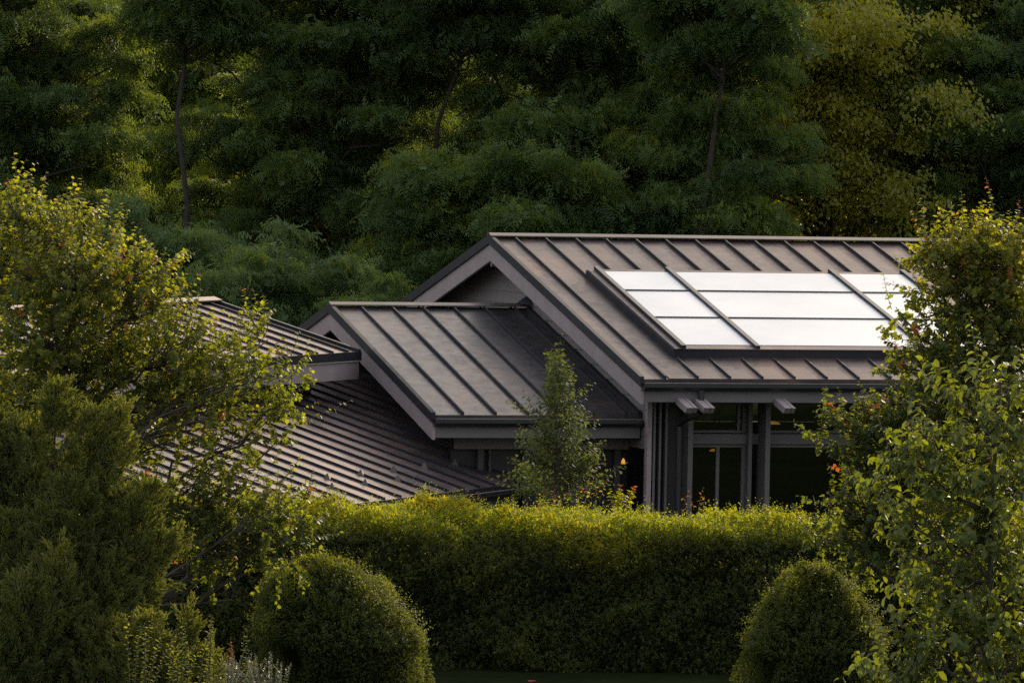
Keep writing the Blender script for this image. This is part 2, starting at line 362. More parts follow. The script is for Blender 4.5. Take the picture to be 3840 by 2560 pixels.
# ---- small gabled roof in front of the main gable
UA, VA, ZA, W2, P2 = -2.813, .80, -1.086, 5.84, .236
z2 = lambda v: ZA - P2 * abs(v - VA)
UE = .40
q = mb(); q.slope(UA, UE, VA, VA + W2, z2, -.05, 0); q.slope(UA, UE, VA - 4.2, VA, z2, -.05, -.0005)
r2 = q.build('roof', M['roof_shade'], house); tag(r2, 'smaller gabled roof tucked below the main gable')
q = mb()
for i in range(6):
    u = -2.35 + .5 * i
    q.slope(u - .012, u + .012, VA + .09, VA + W2 - .01, z2, 0, .044); q.slope(u - .012, u + .012, VA - 4.2, VA - .09, z2, 0, .044)
q.slope(UE - .07, UE - .001, VA + .13, VA + W2, z2, 0, .05)
q.build('standing_seams', M['seam'], r2)
q = mb()
for sgn in (1, -1):
    q.hexa([(UA - .03, VA, ZA + .015), (UE - .03, VA, ZA + .015), (UE - .03, VA + sgn * .12, z2(VA + .12) + .05), (UA - .03, VA + sgn * .12, z2(VA + .12) + .05),
            (UA - .03, VA, ZA + .075), (UE - .03, VA, ZA + .075), (UE - .03, VA + sgn * .12, z2(VA + .12) + .062), (UA - .03, VA + sgn * .12, z2(VA + .12) + .062)])
q.build('ridge_cap', M['cap'], r2)
q = mb(); q.hexa([(UE - .2, VA - .02, ZA + .07), (UE - .02, VA - .3, ZA + .05), (UE - .02, VA + .3, ZA + .05), (UE - .19, VA + .02, ZA + .07), (UE - .03, VA - .02, ZA + .19), (UE - .02, VA - .02, ZA + .2), (UE - .02, VA + .02, ZA + .2), (UE - .03, VA + .02, ZA + .19)])
q.build('ridge_saddle', M['seam'], r2)
q = mb(); q.slope(UA - .035, UA + .03, VA + .001, VA + W2 + .02, z2, -.10, .045); q.slope(UA - .035, UA + .03, VA - 4.2, VA - .001, z2, -.10, .045)
q.build('verge_flashing', M['seam'], r2)
gutter(mb, UA + .02, UE, VA + W2 - .02, z2(VA + W2) - .045, r2)
barge(mb, UA, UA + .045, W2 - .03, z2, -.101, .27, house, 1, vc=VA); barge(mb, UA, UA + .045, 4.2, z2, -.101, .27, house, -1, vc=VA)
q = mb(); q.box(UA + .046, UE - .02, VA + W2 - .075, VA + W2 - .03, z2(VA + W2) - .335, z2(VA + W2) - .055); q.build('fascia', M['timber'], house)
q = mb(); q.slope(UA + .046, UE - .02, VA, VA + W2 - .08, z2, -.12, -.055); q.slope(UA + .046, UE - .02, VA - 4.2, VA, z2, -.12, -.055); q.build('soffit', M['soffit'], house)
q = siding(mb, UA + 1.1, VA - 3.6, VA + W2 - .75, -4.4, ZA - .12, lambda v: z2(v) - .12); q.build('gable_wall', M['soffit'], house)
q = mb(); q.box(UA + .53, UE + .02, VA + W2 - .72, VA + W2 - .66, -3.0, -2.78); q.build('beam', M['timber'], house)
q = mb(); q.box(UA + .53, UE + .02, VA + W2 - .9, VA + W2 - .84, Fz, -2.4); q.build('wall', M['inside'], house)  # outer wall in near black, recess shade painted in
for u in (-1.9, -1.2, -.45, .22):
    q = mb(); q.box(u, u + .09, VA + W2 - .83, VA + W2 - .73, Fz, -3.001); q.build('post', M['soffit'], house)
# ---- left wing, turned about fifty degrees
TW = R(66.4); KW = 1.09; B = np.array([-1.99 * KW, 74.34 * KW, 6.95 - 4.89 * KW]); PW = .298
dw = np.array([math.cos(TW), math.sin(TW), 0]); gw = np.array([math.sin(TW), -math.cos(TW), 0])
def wb(): return MB(B, dw, gw, KW)
zw = lambda v: -PW * v
UL = -3.45
EDGE = [(5.22, 0), (5.97, -.63), (8.2, -1.9), (13, -4.6), (13, -6)]
polyw = [(UL, 0)] + EDGE + [(UL, -6)]
q = wb(); q.prism(polyw, lambda u, v: zw(v) - .05, lambda u, v: zw(v))
rw = q.build('roof', M['wing'], house); tag(rw, 'low wide wing roof with closely spaced seams above the hedge')
q = wb()
for i in range(-6, 26):
    u = .5 * i; vtop = -5.99
    vlo = -.004 if u < 5.2 else float(np.interp(u, [e[0] for e in EDGE[:4]], [e[1] for e in EDGE[:4]]))
    if vlo < -5.5: continue
    q.slope(u - .013, u + .013, vtop, vlo, zw, 0, .033)
q.build('standing_seams', M['seam'], rw)
q = wb(); [q.prism([EDGE[i], (EDGE[i][0] + .09, EDGE[i][1]), (EDGE[i + 1][0] + .09, EDGE[i + 1][1]), EDGE[i + 1]], lambda u, v: zw(v) - .12, lambda u, v: zw(v) + .05) for i in range(3)]
q.slope(UL - .03, UL + .03, -6, .02, zw, -.1, .05); q.box(UL, 5.3, 0, .012, -.06, .0)
q.build('verge_flashing', M['seam'], rw)
gutter(wb, UL, 5.55, .012, -.04, rw)
for us in (962, 1973, 2993, 3984, 4984): # upper row of guards, metres * 1000
    u = us / 1000; q = wb(); v = -.785
    q.hexa([(u - .042, v - .06, zw(v - .06)), (u + .042, v - .06, zw(v - .06)), (u + .042, v + .035, zw(v + .035)), (u - .042, v + .035, zw(v + .035)), (u - .01, v - .03, zw(v) + .078), (u + .01, v - .03, zw(v) + .078), (u + .01, v - .015, zw(v) + .078), (u - .01, v - .015, zw(v) + .078)])
    q.build('snow_guard', M['guard'], rw)
for us in (-2496, -1486, -476, 501, 1504, 2512, 3531):
    u = us / 1000; q = wb(); v = -.497
    q.hexa([(u - .042, v - .06, zw(v - .06)), (u + .042, v - .06, zw(v - .06)), (u + .042, v + .035, zw(v + .035)), (u - .042, v + .035, zw(v + .035)), (u - .01, v - .03, zw(v) + .078), (u + .01, v - .03, zw(v) + .078), (u + .01, v - .015, zw(v) + .078), (u - .01, v - .015, zw(v) + .078)])
    q.build('snow_guard', M['guard'], rw)
q = wb(); q.box(UL + .01, 5.2, -.06, -.02, -.33, -.055); q.build('fascia', M['soffit'], house)
q = wb(); q.box(UL + .3, 5.2, -.8, -.74, -2.06, -.06); q.build('wall', M['inside'], house)  # wall painted near black for the dark below the gutter
# upper roof of the wing
UR, V3, Z3, P3, L3 = 6.63, -3.055, 1.638, .28, 2.27
z3 = lambda v: Z3 - P3 * (v - V3) if v > V3 - L3 else Z3 + P3 * L3 - P3 * (V3 - L3 - v)
ULL = -3.3
q = wb(); q.slope(ULL, UR, V3 - L3, V3, z3, -.05, 0); q.slope(ULL, UR, V3 - 2 * L3, V3 - L3, z3, -.05, -.0005)
r3 = q.build('roof', M['wing'], house); tag(r3, 'upper wing roof behind the leafy tree')
q = wb()
for i in range(-8, 11):
    u = UR - .31 - .493 * (i + 8)
    if u < ULL: break
    q.slope(u - .013, u + .013, V3 - L3 + .09, V3 - .005, z3, 0, .034)
q.build('standing_seams', M['seam'], r3)
q = wb()
vr = V3 - L3
for sgn in (1, -1):
    q.hexa([(ULL, vr, z3(vr) + .01), (UR + .03, vr, z3(vr) + .01), (UR + .03, vr + sgn * .13, z3(vr) + .01), (ULL, vr + sgn * .13, z3(vr) + .01),
            (ULL, vr, z3(vr) + .075), (UR + .03, vr, z3(vr) + .075), (UR + .03, vr + sgn * .13, z3(vr) + .03), (ULL, vr + sgn * .13, z3(vr) + .03)])
q.build('ridge_cap', M['cap'], r3)
q = wb(); q.slope(UR - .03, UR + .035, V3 - L3 + .001, V3 + .02, z3, -.1, .045); q.slope(UR - .03, UR + .035, V3 - 2 * L3, V3 - L3 - .001, z3, -.1, .045); q.box(ULL, UR + .035, V3 + .021, V3 + .035, Z3 - .11, Z3 + .012)
q.build('verge_flashing', M['seam'], r3)
q = wb(); q.box(ULL, UR + .02, V3 + .036, V3 + .046, Z3 - .125, Z3 - .111); q.build('drip_edge', M['lip'], r3)
q = wb(); q.box(ULL, UR - .01, V3 - .03, V3 + .015, Z3 - .37, Z3 - .052); q.build('fascia', M['mauve'], house)
q = wb(); q.slope(UR - .05, UR - .005, V3 - 2 * L3, V3 - L3, z3, -.36, -.101); q.slope(UR - .05, UR - .005, V3 - L3, V3 - .031, z3, -.36, -.101); q.build('bargeboard', M['mauve'], house)
q = wb(); q.slope(ULL, UR - .06, V3 - L3, V3 - .04, z3, -.12, -.055); q.slope(ULL, UR - .06, V3 - 2 * L3, V3 - L3, z3, -.12, -.055); q.build('soffit', M['soffit'], house)
q = wb(); q.box(ULL + .3, 6.1, -3.65, -3.56, .7, Z3 - .02); q.box(6.0, 6.1, -7, -3.65, .7, Z3 - .02); q.build('clerestory_wall', M['soffit'], house)
q = wb(); q.box(6.05, 6.12, -3.67, -3.53, .95, Z3 - .1); q.build('corner_board', M['timber'], house)

# lamps glowing inside the rooms
def lamp(u, v, z, wid, label, dep=.06):
    t = empty('ceiling_lamp', A + d1 * u + g1 * v + np.array([0, 0, z]), label, 'lamp', 'lamps glowing inside the house')
    q = MB((0, 0, 0), d1, g1)
    prof = [(wid, 0), (wid * .75, dep * .5), (wid * .25, dep * .9)]
    n_ = 12; k = 0
    for r_, h_ in prof:
        for i in range(n_):
            a_ = 2 * math.pi * i / n_; q.v.append(np.array(t.location) + np.array([r_ * math.cos(a_), r_ * math.sin(a_), h_]))
    for j in range(2):
        for i in range(n_): q.f.append((j * n_ + i, j * n_ + (i + 1) % n_, (j + 1) * n_ + (i + 1) % n_, (j + 1) * n_ + i))
    q.f.append(tuple(range(n_))); q.f.append(tuple(2 * n_ + i for i in range(n_)))
    q.build('lamp_shade', M['lamp'], t)
    q = MB(); p = np.array(t.location); q.tube([p + (0, 0, dep * .9), p + (0, 0, dep * .9 + .5)], .008, 6); q.build('cord', M['gutter'], t)
lamp(2.95, 5.2, -2.66, .12, 'small orange lamp glowing behind the upper glass right of the second post', .05)
lamp(1.95, 5.4, -3.06, .07, 'small orange lamp glowing behind the narrow lower window', .04)
lamp(.36, 5.9, -3.22, .035, 'amber lamp glowing in the dark recess left of the corner posts', .09)

# ================================================================== FOLIAGE
def rnd(seed): return np.random.default_rng(seed)
def unit(a): return a / (np.linalg.norm(a, axis=-1, keepdims=True) + 1e-9)
T_LEAF = (np.array([(0, 0, 0), (.45, .30, .04), (1, 0, -.06), (.45, -.30, .04)], float), [(0, 3, 2, 1)])
T_FOLD = (np.array([(0, 0, 0), (.30, .27, .10), (.68, .22, .05), (1, 0, -.16), (.68, -.22, .05), (.30, -.27, .10), (.5, 0, .0)], float),
          [(0, 6, 2, 1), (6, 3, 2), (0, 5, 4, 6), (6, 4, 3)])
T_LOBE = (np.array([(0, 0, 0), (.10, .42, .05), (.45, .30, .03), (.55, .48, .0), (.72, .20, .0), (1, 0, -.08), (.72, -.20, .0), (.55, -.48, 0), (.45, -.30, .03), (.10, -.42, .05), (.4, 0, -.03)], float),
          [(0, 10, 2, 1), (10, 4, 3, 2), (10, 5, 4), (10, 6, 5), (10, 8, 7, 6), (0, 9, 8, 10)])
T_FAN = (np.array([(0, 0, 0), (.35, .03, 0), (.75, .48, .03), (.98, .22, .0), (.85, 0, -.02), (.98, -.22, 0), (.75, -.48, .03), (.35, -.03, 0)], float), [(0, 7, 1), (1, 7, 4), (1, 4, 3, 2), (7, 6, 5, 4)])
_fv = []; _ff = []
for i in range(7):
    x0 = .04 + i * .137; wd = .25 * (1 - abs(i - 2.4) / 7); z0 = -.018 * i * i; k = len(_fv); sk_ = .05 * (-1) ** i
    _fv += [(x0 + sk_, wd, z0 - .06), (x0 + sk_ + .075, wd, z0 - .06), (x0 + .06, 0, z0 + .02), (x0 - sk_ + .075, -wd, z0 - .06), (x0 - sk_, -wd, z0 - .06), (x0, 0, z0 + .02)]
    _ff.append((k, k + 5, k + 4, k + 3, k + 2, k + 1))
T_FROND = (np.array(_fv, float), _ff)
T_SPRAY = (np.array([(0, 0, 0), (.35, .12, .03), (1, .02, 0), (.3, -.12, -.03), (.15, .0, .0), (.45, .02, .13), (.95, 0, .06), (.4, 0, -.1)], float), [(0, 3, 2, 1), (4, 5, 6, 7)])

def leaf_mesh(name, P, X, N, L, tint, tpl, base, jitter=0, rg=None):
    tv, tf = tpl; n = len(P); k = len(tv)
    X = unit(X); N = N - (N * X).sum(1, keepdims=True) * X; N = unit(N); Y = np.cross(N, X)
    L = np.broadcast_to(L, (n,))[:, None, None]
    V = (P - np.asarray(base))[:, None, :] + L * (tv[None, :, 0:1] * X[:, None, :] + tv[None, :, 1:2] * Y[:, None, :] + tv[None, :, 2:3] * N[:, None, :])
    V = V.reshape(-1, 3).astype(np.float32)
    me = bpy.data.meshes.new(name)
    cnt = np.array([len(f) for f in tf]); loops = np.concatenate([np.array(f) for f in tf])
    allL = (loops[None, :] + (np.arange(n) * k)[:, None]).reshape(-1).astype(np.int32)
    tot = np.tile(cnt, n).astype(np.int32); start = (np.cumsum(tot) - tot).astype(np.int32)
    me.vertices.add(len(V)); me.vertices.foreach_set('co', V.ravel())
    me.loops.add(len(allL)); me.loops.foreach_set('vertex_index', allL)
    me.polygons.add(len(tot)); me.polygons.foreach_set('loop_start', start); me.polygons.foreach_set('loop_total', tot)
    at = me.attributes.new('tint', 'FLOAT', 'POINT'); at.data.foreach_set('value', np.repeat(np.broadcast_to(tint, (n,)), k).astype(np.float32))
    me.update(calc_edges=True); return me
def rdir(rg, n):
    return unit(rg.normal(size=(n, 3)))
class Fol:
    def __init__(s): s.P = []; s.X = []; s.N = []; s.L = []; s.T = []
    def add(s, P, X, N, L, T):
        n = len(P); s.P.append(P); s.X.append(X); s.N.append(N); s.L.append(np.broadcast_to(L, (n,))); s.T.append(np.broadcast_to(T, (n,)))
    def mesh(s, name, tpl, base):
        return leaf_mesh(name, np.concatenate(s.P), np.concatenate(s.X), np.concatenate(s.N), np.concatenate(s.L), np.concatenate(s.T), tpl, base)
def wobble(a, b, rg, n=6, amp=.08):
    a = np.array(a, float); b = np.array(b, float); t = np.linspace(0, 1, n)[:, None]
    p = a + (b - a) * t; k = rg.normal(size=(n, 3)) * amp * np.linalg.norm(b - a) * np.sin(np.pi * t) ** .5
    k[0] = 0; k[-1] = 0; return p + k
def shoots(rg, fol, tw, P0, D, Ls, nl, size, droop=.3, tint=.4, tip_tint=.7, up=.6, twr=.004, red=None):
    """leafy shoots: leaves spiral along each twig"""
    for i in range(len(P0)):
        Ln = Ls[i]; d_ = D[i] / (np.linalg.norm(D[i]) + 1e-9); bend = rg.normal(size=3) * .15 + np.array([0, 0, .12])
        t = (np.arange(nl) + rg.random(nl) * .6) / nl; t = .12 + .88 * t
        p = P0[i] + d_ * (t * Ln)[:, None] + bend * (t ** 2 * Ln)[:, None]
        ax = unit(d_ + 2 * bend * t[:, None])
        a_ = np.arange(nl) * 2.4 + rg.random() * 6; h = np.cross(ax, [0.31, .2, .93]); h = unit(h); b_ = np.cross(ax, h)
        out = h * np.cos(a_)[:, None] + b_ * np.sin(a_)[:, None]
        X = unit(out + ax * .45 + np.array([0, 0, -droop]) + rg.normal(size=(nl, 3)) * .22)
        N = unit(ax * .5 + np.array([0, 0, up]) + rg.normal(size=(nl, 3)) * .35)
        L = size * (.65 + .5 * rg.random(nl)) * (1 - .45 * np.clip((t - .8) / .2, 0, 1))
        tt = tint + (tip_tint - tint) * t ** 2 + rg.normal(size=nl) * .07
        if red is not None and red[i] > 0: tt = np.where(t > 1 - red[i], .9 + .1 * rg.random(nl), tt)
        fol.add(p, X, N, L, np.clip(tt, 0, 1))
        if tw is not None:
            tq = np.linspace(0, 1, 4)
            tw.tube([P0[i] + d_ * (q * Ln) + bend * (q * q * Ln) for q in tq], [twr, twr * .85, twr * .7, twr * .4], 4)

# ---- forest trees -------------------------------------------------
def forest_variant(seed, height, rx, rz, zc, pads, fronds, tpl, size, mat, pad_r=(.66, .26), droop=.18, tint=.35, trunk_r=.16, lean=(0, 0), inner=.25, fork=True):
    rg = rnd(seed)
    tw = MB(); top = np.array([lean[0], lean[1], height * .86])
    tp = wobble((0, 0, -.4), top, rg, 8, .018); rr = np.linspace(trunk_r, trunk_r * .22, 8); tw.tube(tp, rr, 9)
    fol = Fol()
    k = 0
    while k < pads:
        v = rdir(rg, 1)[0]; r_ = (rg.random() ** .45) if rg.random() > inner else rg.random() * .6
        c = np.array([lean[0] * .6, lean[1] * .6, zc]) + v * np.array([rx, rx, rz]) * r_
        if c[2] < .6: continue
        # limb to the pad
        zi = np.clip(c[2] - .35 * np.hypot(c[0], c[1]) - .5, .3, height * .84)
        j = zi / (height * .86) * 7; j0 = int(min(j, 6)); a = tp[j0] + (tp[j0 + 1] - tp[j0]) * (j - j0)
        lb = wobble(a, c, rg, 5, .07); tw.tube(lb, np.linspace(trunk_r * .34, .015, 5), 5)
        pr = pad_r[0] * (.7 + .6 * rg.random()); ph = pad_r[1] * (.7 + .6 * rg.random())
        n = int(fronds * (pr / pad_r[0]) ** 2)
        # sub-tufts within the pad
        nt_ = 9; tc = unit(rg.normal(size=(nt_, 3))) * np.array([pr, pr, ph]) * (rg.random((nt_, 1)) ** .5)
        idx = rg.integers(0, nt_, n)
        o = tc[idx] + rg.normal(size=(n, 3)) * np.array([.30, .30, .13]) * pr
        o[:, 2] -= .10 * (o[:, 0] ** 2 + o[:, 1] ** 2) / pr
        outw = unit(np.concatenate([o[:, :2] + .5 * np.tile(v[:2], (n, 1)), np.zeros((n, 1))], 1))
        X = unit(outw * .55 + np.array([0, 0, -droop]) + rg.normal(size=(n, 3)) * np.array([.7, .7, .35]))
        N = unit(np.array([0, -.3, 1.0]) + rg.normal(size=(n, 3)) * .7)
        tt = np.clip(tint + .25 * rg.normal() * .5 + .3 * (o[:, 2] / ph) * .4 + rg.normal(size=n) * .13, 0, 1)
        fol.add(c + o, X, N, size * (.6 + .7 * rg.random(n)), tt); k += 1
    crown = fol.mesh('crown', tpl, (0, 0, 0))
    crown.materials.append(mat)
    me = bpy.data.meshes.new('trunk'); me.from_pydata([tuple(p) for p in tw.v], [], tw.f); me.update(); me.materials.append(M['bark'])
    for p in me.polygons: p.use_smooth = True
    return crown, me
V = {}
V['locA'] = forest_variant(11, 12.5, 3.3, 6.2, 6.7, 240, 300, T_FROND, .32, M['locust'])
V['locB'] = forest_variant(12, 13.5, 3.7, 6.0, 7.3, 270, 280, T_FROND, .32, M['locust'], lean=(.6, .2))
V['locC'] = forest_variant(13, 12.0, 2.8, 6.0, 6.4, 190, 300, T_FROND, .30, M['locust'], lean=(-.5, 0))
V['tall'] = forest_variant(14, 14.5, 2.9, 3.2, 11.6, 130, 290, T_FROND, .32, M['locust'], trunk_r=.095)
V['locLit'] = forest_variant(18, 12.5, 3.0, 5.8, 7.0, 180, 270, T_FROND, .32, M['locust'], tint=.72, inner=.3)  # yellower leaf tint paints these crowns as sunlit
V['mid'] = forest_variant(19, 7.2, 3.0, 3.2, 4.2, 180, 290, T_FROND, .30, M['locust'], trunk_r=.12)
V['low'] = forest_variant(15, 5.2, 2.5, 2.4, 2.8, 130, 300, T_FROND, .26, M['locust'], tint=.2, pad_r=(.55, .28), trunk_r=.09)
V['cotA'] = forest_variant(16, 13, 3.4, 6.0, 7.2, 135, 620, T_LEAF, .125, M['cotton'], pad_r=(.85, .7), droop=.8, tint=.85, inner=.35)
V['cotB'] = forest_variant(17, 12, 3.0, 5.6, 6.4, 105, 600, T_LEAF, .125, M['cotton'], pad_r=(.85, .7), droop=.8, tint=.75, inner=.35)

def forest(name, key, x, Y, rot, s, label, cat='tree', group='trees on the wooded slope behind the house', dz=0, sx=1):
    p = site(x, 700, Y); p[2] = float(terrain(p[0], Y)) + dz
    t = empty(name, p, label, cat, group); t.rotation_euler = (0, 0, rot); t.scale = (s * sx, s * sx, s)
    link('trunk', V[key][1], None, t); link('crown', V[key][0], None, t)
    return t
FT = [
 # front masses
 ('locust_tree', 'locA', 10, 134, .3, .98, 'dark feathery locust tree at the left edge, its right side edged in yellow sunlight'),
 ('locust_tree', 'locB', 770, 133, 1.9, .92, 'broad dark locust tree behind the left wing roof, left of the main gable'),
 ('locust_tree', 'locA', 1410, 132, 4.2, 1.0, 'big dark locust tree right behind the main ridge, above the left of the skylight'),
 ('locust_tree', 'locC', 1585, 129, 2.6, .84, 'dark locust tree with sunlit right edge, beside the bright poplar'),
 ('locust_tree', 'locB', 2300, 136, 5.0, 1.0, 'dense dark locust tree at the right edge above the red tipped tree'),
 ('locust_sapling', 'low', 575, 116, .9, 1.02, 'low bushy locust with pale feathery top above the upper wing roof'),
 ('locust_sapling', 'low', 930, 114, 3.2, .84, 'low dark locust bush between the small gable and the main gable'),
 ('locust_sapling', 'low', 330, 117, 5.1, 1.1, 'low locust bush behind the top of the orange tipped tree'),
 ('locust_sapling', 'mid', 1190, 128, 2.0, 1.0, 'low locust bush in the dark hollow behind the main gable peak'),
 # middle
 ('locust_tree', 'locLit', 450, 148, 3.9, .86, 'slender locust tree with visible dark stem, second from the left edge'),
 ('locust_tree', 'tall', 1052, 131, 1.2, .96, 'tall locust tree with bare dark stem right above the main gable peak'),
 ('locust_tree', 'tall', 1112, 133, 4.4, .95, 'tall thin locust tree just right of the one above the main peak'),
 ('locust_tree', 'tall', 425, 131, 2.9, .97, 'tall locust tree with bare dark stem left of centre, above the upper wing roof'),
 ('locust_tree', 'tall', 1650, 126, .4, .97, 'tall locust tree with pale grey stem in front of the dark mass over the skylight'),
 ('poplar_tree', 'cotA', 1900, 134, .6, 1.0, 'bright yellow green poplar tree with glossy leaves above the right end of the ridge'),
 ('poplar_tree', 'cotA', 2085, 139, 2.8, 1.05, 'olive poplar tree with dark upper crown near the right edge'),
 ('locust_tree', 'locLit', 1235, 150, .2, .85, 'locust tree above the ridge, half hidden by the big dark one over the skylight'),
 ('locust_tree', 'locLit', 620, 155, 2.5, .88, 'sunlit locust tree at the top of the frame, left of centre'),
 ('locust_tree', 'locLit', 265, 156, 1.0, .88, 'yellow lit locust tree behind the left edge pair'),
]
back = ['locB', 'cotB', 'locA', 'cotA', 'locC', 'locB', 'cotB', 'locA', 'locC']
for i in range(9):
    FT.append(('slope_tree', back[i], -60 + i * 310 + (i % 3) * 40, 172 + (i * 7) % 11, i * 1.7, 0.82 + .05 * (i % 3), 'hazy tree deep in the wood, only seen through gaps between nearer crowns'))
for i in range(8):
    FT.append(('slope_tree', back[-i - 1], 40 + i * 320 + (i % 2) * 60, 192 + (i * 5) % 9, i * 2.1, .84, 'hazy tree deep in the wood, only seen through gaps between nearer crowns'))
for (nm, key, x, Y, rot, s, lab) in FT:
    forest(nm, key, x, Y, rot, s, lab, group='trees deep in the wood' if nm == 'slope_tree' else 'trees on the wooded slope behind the house')

# ---- near broadleaf trees -----------------------------------------
def lobed_tree(name, seed, Y, base_xy, lobes, per, nl, size, mat, tpl, label, cat, tint, tip, slen, red_p=0, extra=(), ydep=.6, limbs_from=None, twr=.004, trunk_r=.07, up=.55, droop=.35, zbase=None, shade=None):
    rg = rnd(seed); fol = Fol(); tw = MB()
    b = site(base_xy[0], base_xy[1], Y); b[2] = float(terrain(b[0], Y)) if zbase is None else zbase
    root = empty(name, b, label, cat)
    # trunk rises through the crown; limbs reach every lobe
    cs = [(site(x, y, Y + dy * ydep), span(r_, Y), dens, shade(x, y) if shade else 0) for (x, y, r_, dy, dens) in lobes]
    top = max(c[0][2] for c in cs)
    tp = wobble(b + np.array([0, 0, -.2]), np.array([b[0] + .1, b[1], top - .1]), rg, 9, .03); tw.tube(tp, np.linspace(trunk_r, .012, 9), 9)
    for c, r_, dens, sh_ in cs:
        a = None; best = 1e9
        for p in tp[1:-1]:
            if p[2] < c[2] + .05:
                dd = abs((c[2] - p[2]) - .55 * np.hypot(*(c - p)[:2])) + .1 * np.linalg.norm(c - p)
                if dd < best: best = dd; a = p
        if a is None: a = tp[1]
        lb = wobble(a, c, rg, 7, .05); tw.tube(lb, np.linspace(trunk_r * .34, .007, 7), 6)
        n = max(3, int(per * dens * (r_ / .55) ** 2))
        v = rdir(rg, n); rad = rg.random(n) ** .5
        P0 = c + v * (rad * r_ * .85)[:, None] * np.array([1, 1, .85])
        D = unit(v + np.array([0, 0, .55]) + rg.normal(size=(n, 3)) * .35)
        # sub-branch to some shoots
        for q_ in range(0, n, 3): tw.tube(wobble(lb[4] if q_ % 2 else lb[5], P0[q_], rg, 4, .08), [.008, .006, .005, .004], 4)
        red = np.where(rg.random(n) < red_p * (P0[:, 2] > c[2] - .3 * r_), .25 + .3 * rg.random(n), 0)
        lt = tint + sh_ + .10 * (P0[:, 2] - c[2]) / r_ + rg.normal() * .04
        for i in range(n):
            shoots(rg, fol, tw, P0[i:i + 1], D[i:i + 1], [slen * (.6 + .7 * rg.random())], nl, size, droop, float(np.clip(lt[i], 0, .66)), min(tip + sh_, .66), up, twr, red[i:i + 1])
    for (x0, y0, x1, y1, dy, n_, rd) in extra:       # single free-standing shoots
        p0 = site(x0, y0, Y + dy); p1 = site(x1, y1, Y + dy); Ln = np.linalg.norm(p1 - p0)
        shoots(rg, fol, tw, [p0], [p1 - p0], [Ln], n_, size * .8, droop, tint + .1, tip + .1, up, twr * 1.3, [rd])
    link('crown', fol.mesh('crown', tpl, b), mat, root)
    o = tw.build('trunk', M['twig'], root, fix=False)
    for p in o.data.polygons: p.use_smooth = True
    return root
LEFT = [(50, 520, 95, 1, 1), (20, 470, 45, 0, 1), (150, 560, 90, 0, 1), (235, 570, 70, 1, .8), (60, 640, 110, 0, 1), (170, 660, 110, -1, 1), (290, 650, 85, 0, 1), (375, 615, 40, 1, .7),
        (335, 725, 82, 0, 1), (220, 770, 110, 1, 1), (90, 780, 120, -1, 1), (415, 745, 30, 0, .6), (400, 800, 90, -1, .9), (300, 860, 100, 0, 1), (160, 880, 110, 0, 1), (40, 900, 110, 1, 1),
        (490, 815, 48, 0, .75), (555, 785, 48, 1, .75), (615, 780, 34, 0, .7), (480, 880, 78, 0, .85), (560, 870, 65, -1, .8), (630, 865, 40, 0, .7), (675, 850, 24, 0, .8), (660, 920, 50, 0, .8), (590, 930, 60, 1, .7),
        (400, 920, 80, 0, .75), (480, 960, 70, -1, .65), (300, 980, 80, 0, .65), (560, 1010, 55, 0, .5), (420, 1030, 60, 0, .5), (640, 1010, 35, 0, .5), (500, 1080, 60, 0, .55), (360, 1090, 70, 0, .6), (600, 1075, 40, 1, .5),
        (430, 1150, 70, 0, .8), (530, 1170, 75, 0, .9), (620, 1180, 65, -1, .9), (680, 1170, 40, 0, .7), (450, 1230, 75, 0, .9), (560, 1250, 80, 0, 1), (640, 1260, 60, 0, .9), (480, 1310, 55, 0, .7), (690, 1230, 35, 0, .7), (230, 1060, 80, 1, .8), (330, 1190, 60, 0, .8)]
LEFT = [(x, y, r_, dy, d_ * (.9 if x > 440 and 740 < y < 1110 else .7 if 280 < x <= 440 and 960 < y < 1110 else 1)) for (x, y, r_, dy, d_) in LEFT]
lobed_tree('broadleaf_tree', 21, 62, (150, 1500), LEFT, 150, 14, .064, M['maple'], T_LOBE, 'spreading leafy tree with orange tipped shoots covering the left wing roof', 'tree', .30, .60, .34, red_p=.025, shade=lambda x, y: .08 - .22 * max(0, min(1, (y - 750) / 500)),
           extra=[(585, 745, 540, 650, 0, 16, .15), (600, 800, 565, 700, .2, 14, 0), (640, 985, 800, 945, .3, 14, 0), (660, 955, 740, 925, 0, 8, 0), (640, 1110, 705, 1055, 0, 12, 0), (30, 480, 8, 408, 0, 12, .3), (95, 500, 72, 430, 0, 12, .2), (440, 660, 460, 625, 0, 8, .1)])
RIGHT = [(2230, 560, 70, .3, 1), (2300, 620, 90, .3, 1), (2160, 640, 60, .2, .9), (2340, 760, 90, .4, 1), (2265, 600, 75, 0, 1), (2190, 600, 65, 0, .9), (2320, 570, 55, 0, 1), (2150, 580, 32, 0, .9), (2120, 560, 22, 0, .8), (2230, 680, 85, 0, 1), (2330, 690, 90, 0, 1), (2150, 680, 45, 0, .6), (2110, 720, 40, 0, .55), (2065, 720, 30, 0, .6),
         (2090, 780, 40, 0, .6), (2170, 770, 75, 0, .9), (2280, 790, 100, 0, 1), (2340, 850, 80, 0, 1), (2120, 850, 55, 0, .8), (2080, 850, 30, 0, .6), (2200, 870, 90, 0, 1), (2060, 930, 50, 0, .8), (2140, 940, 75, 0, 1), (1985, 985, 55, 0, 1), (1930, 985, 45, 0, 1), (1885, 1005, 28, 0, .9),
         (2040, 1000, 70, 0, 1), (2230, 980, 100, 0, 1), (1960, 1060, 50, 0, 1), (2040, 1090, 80, 0, 1), (2140, 1080, 100, 0, 1), (2260, 1100, 120, 0, 1), (1970, 1130, 50, 0, .8), (2030, 1180, 80, 0, 1), (1925, 1150, 25, 0, .8), (1960, 1210, 60, 0, .9), (2000, 1260, 80, 0, 1), (1890, 1220, 40, 0, .7), (2120, 1250, 110, 0, 1), (2340, 980, 80, 0, 1)]
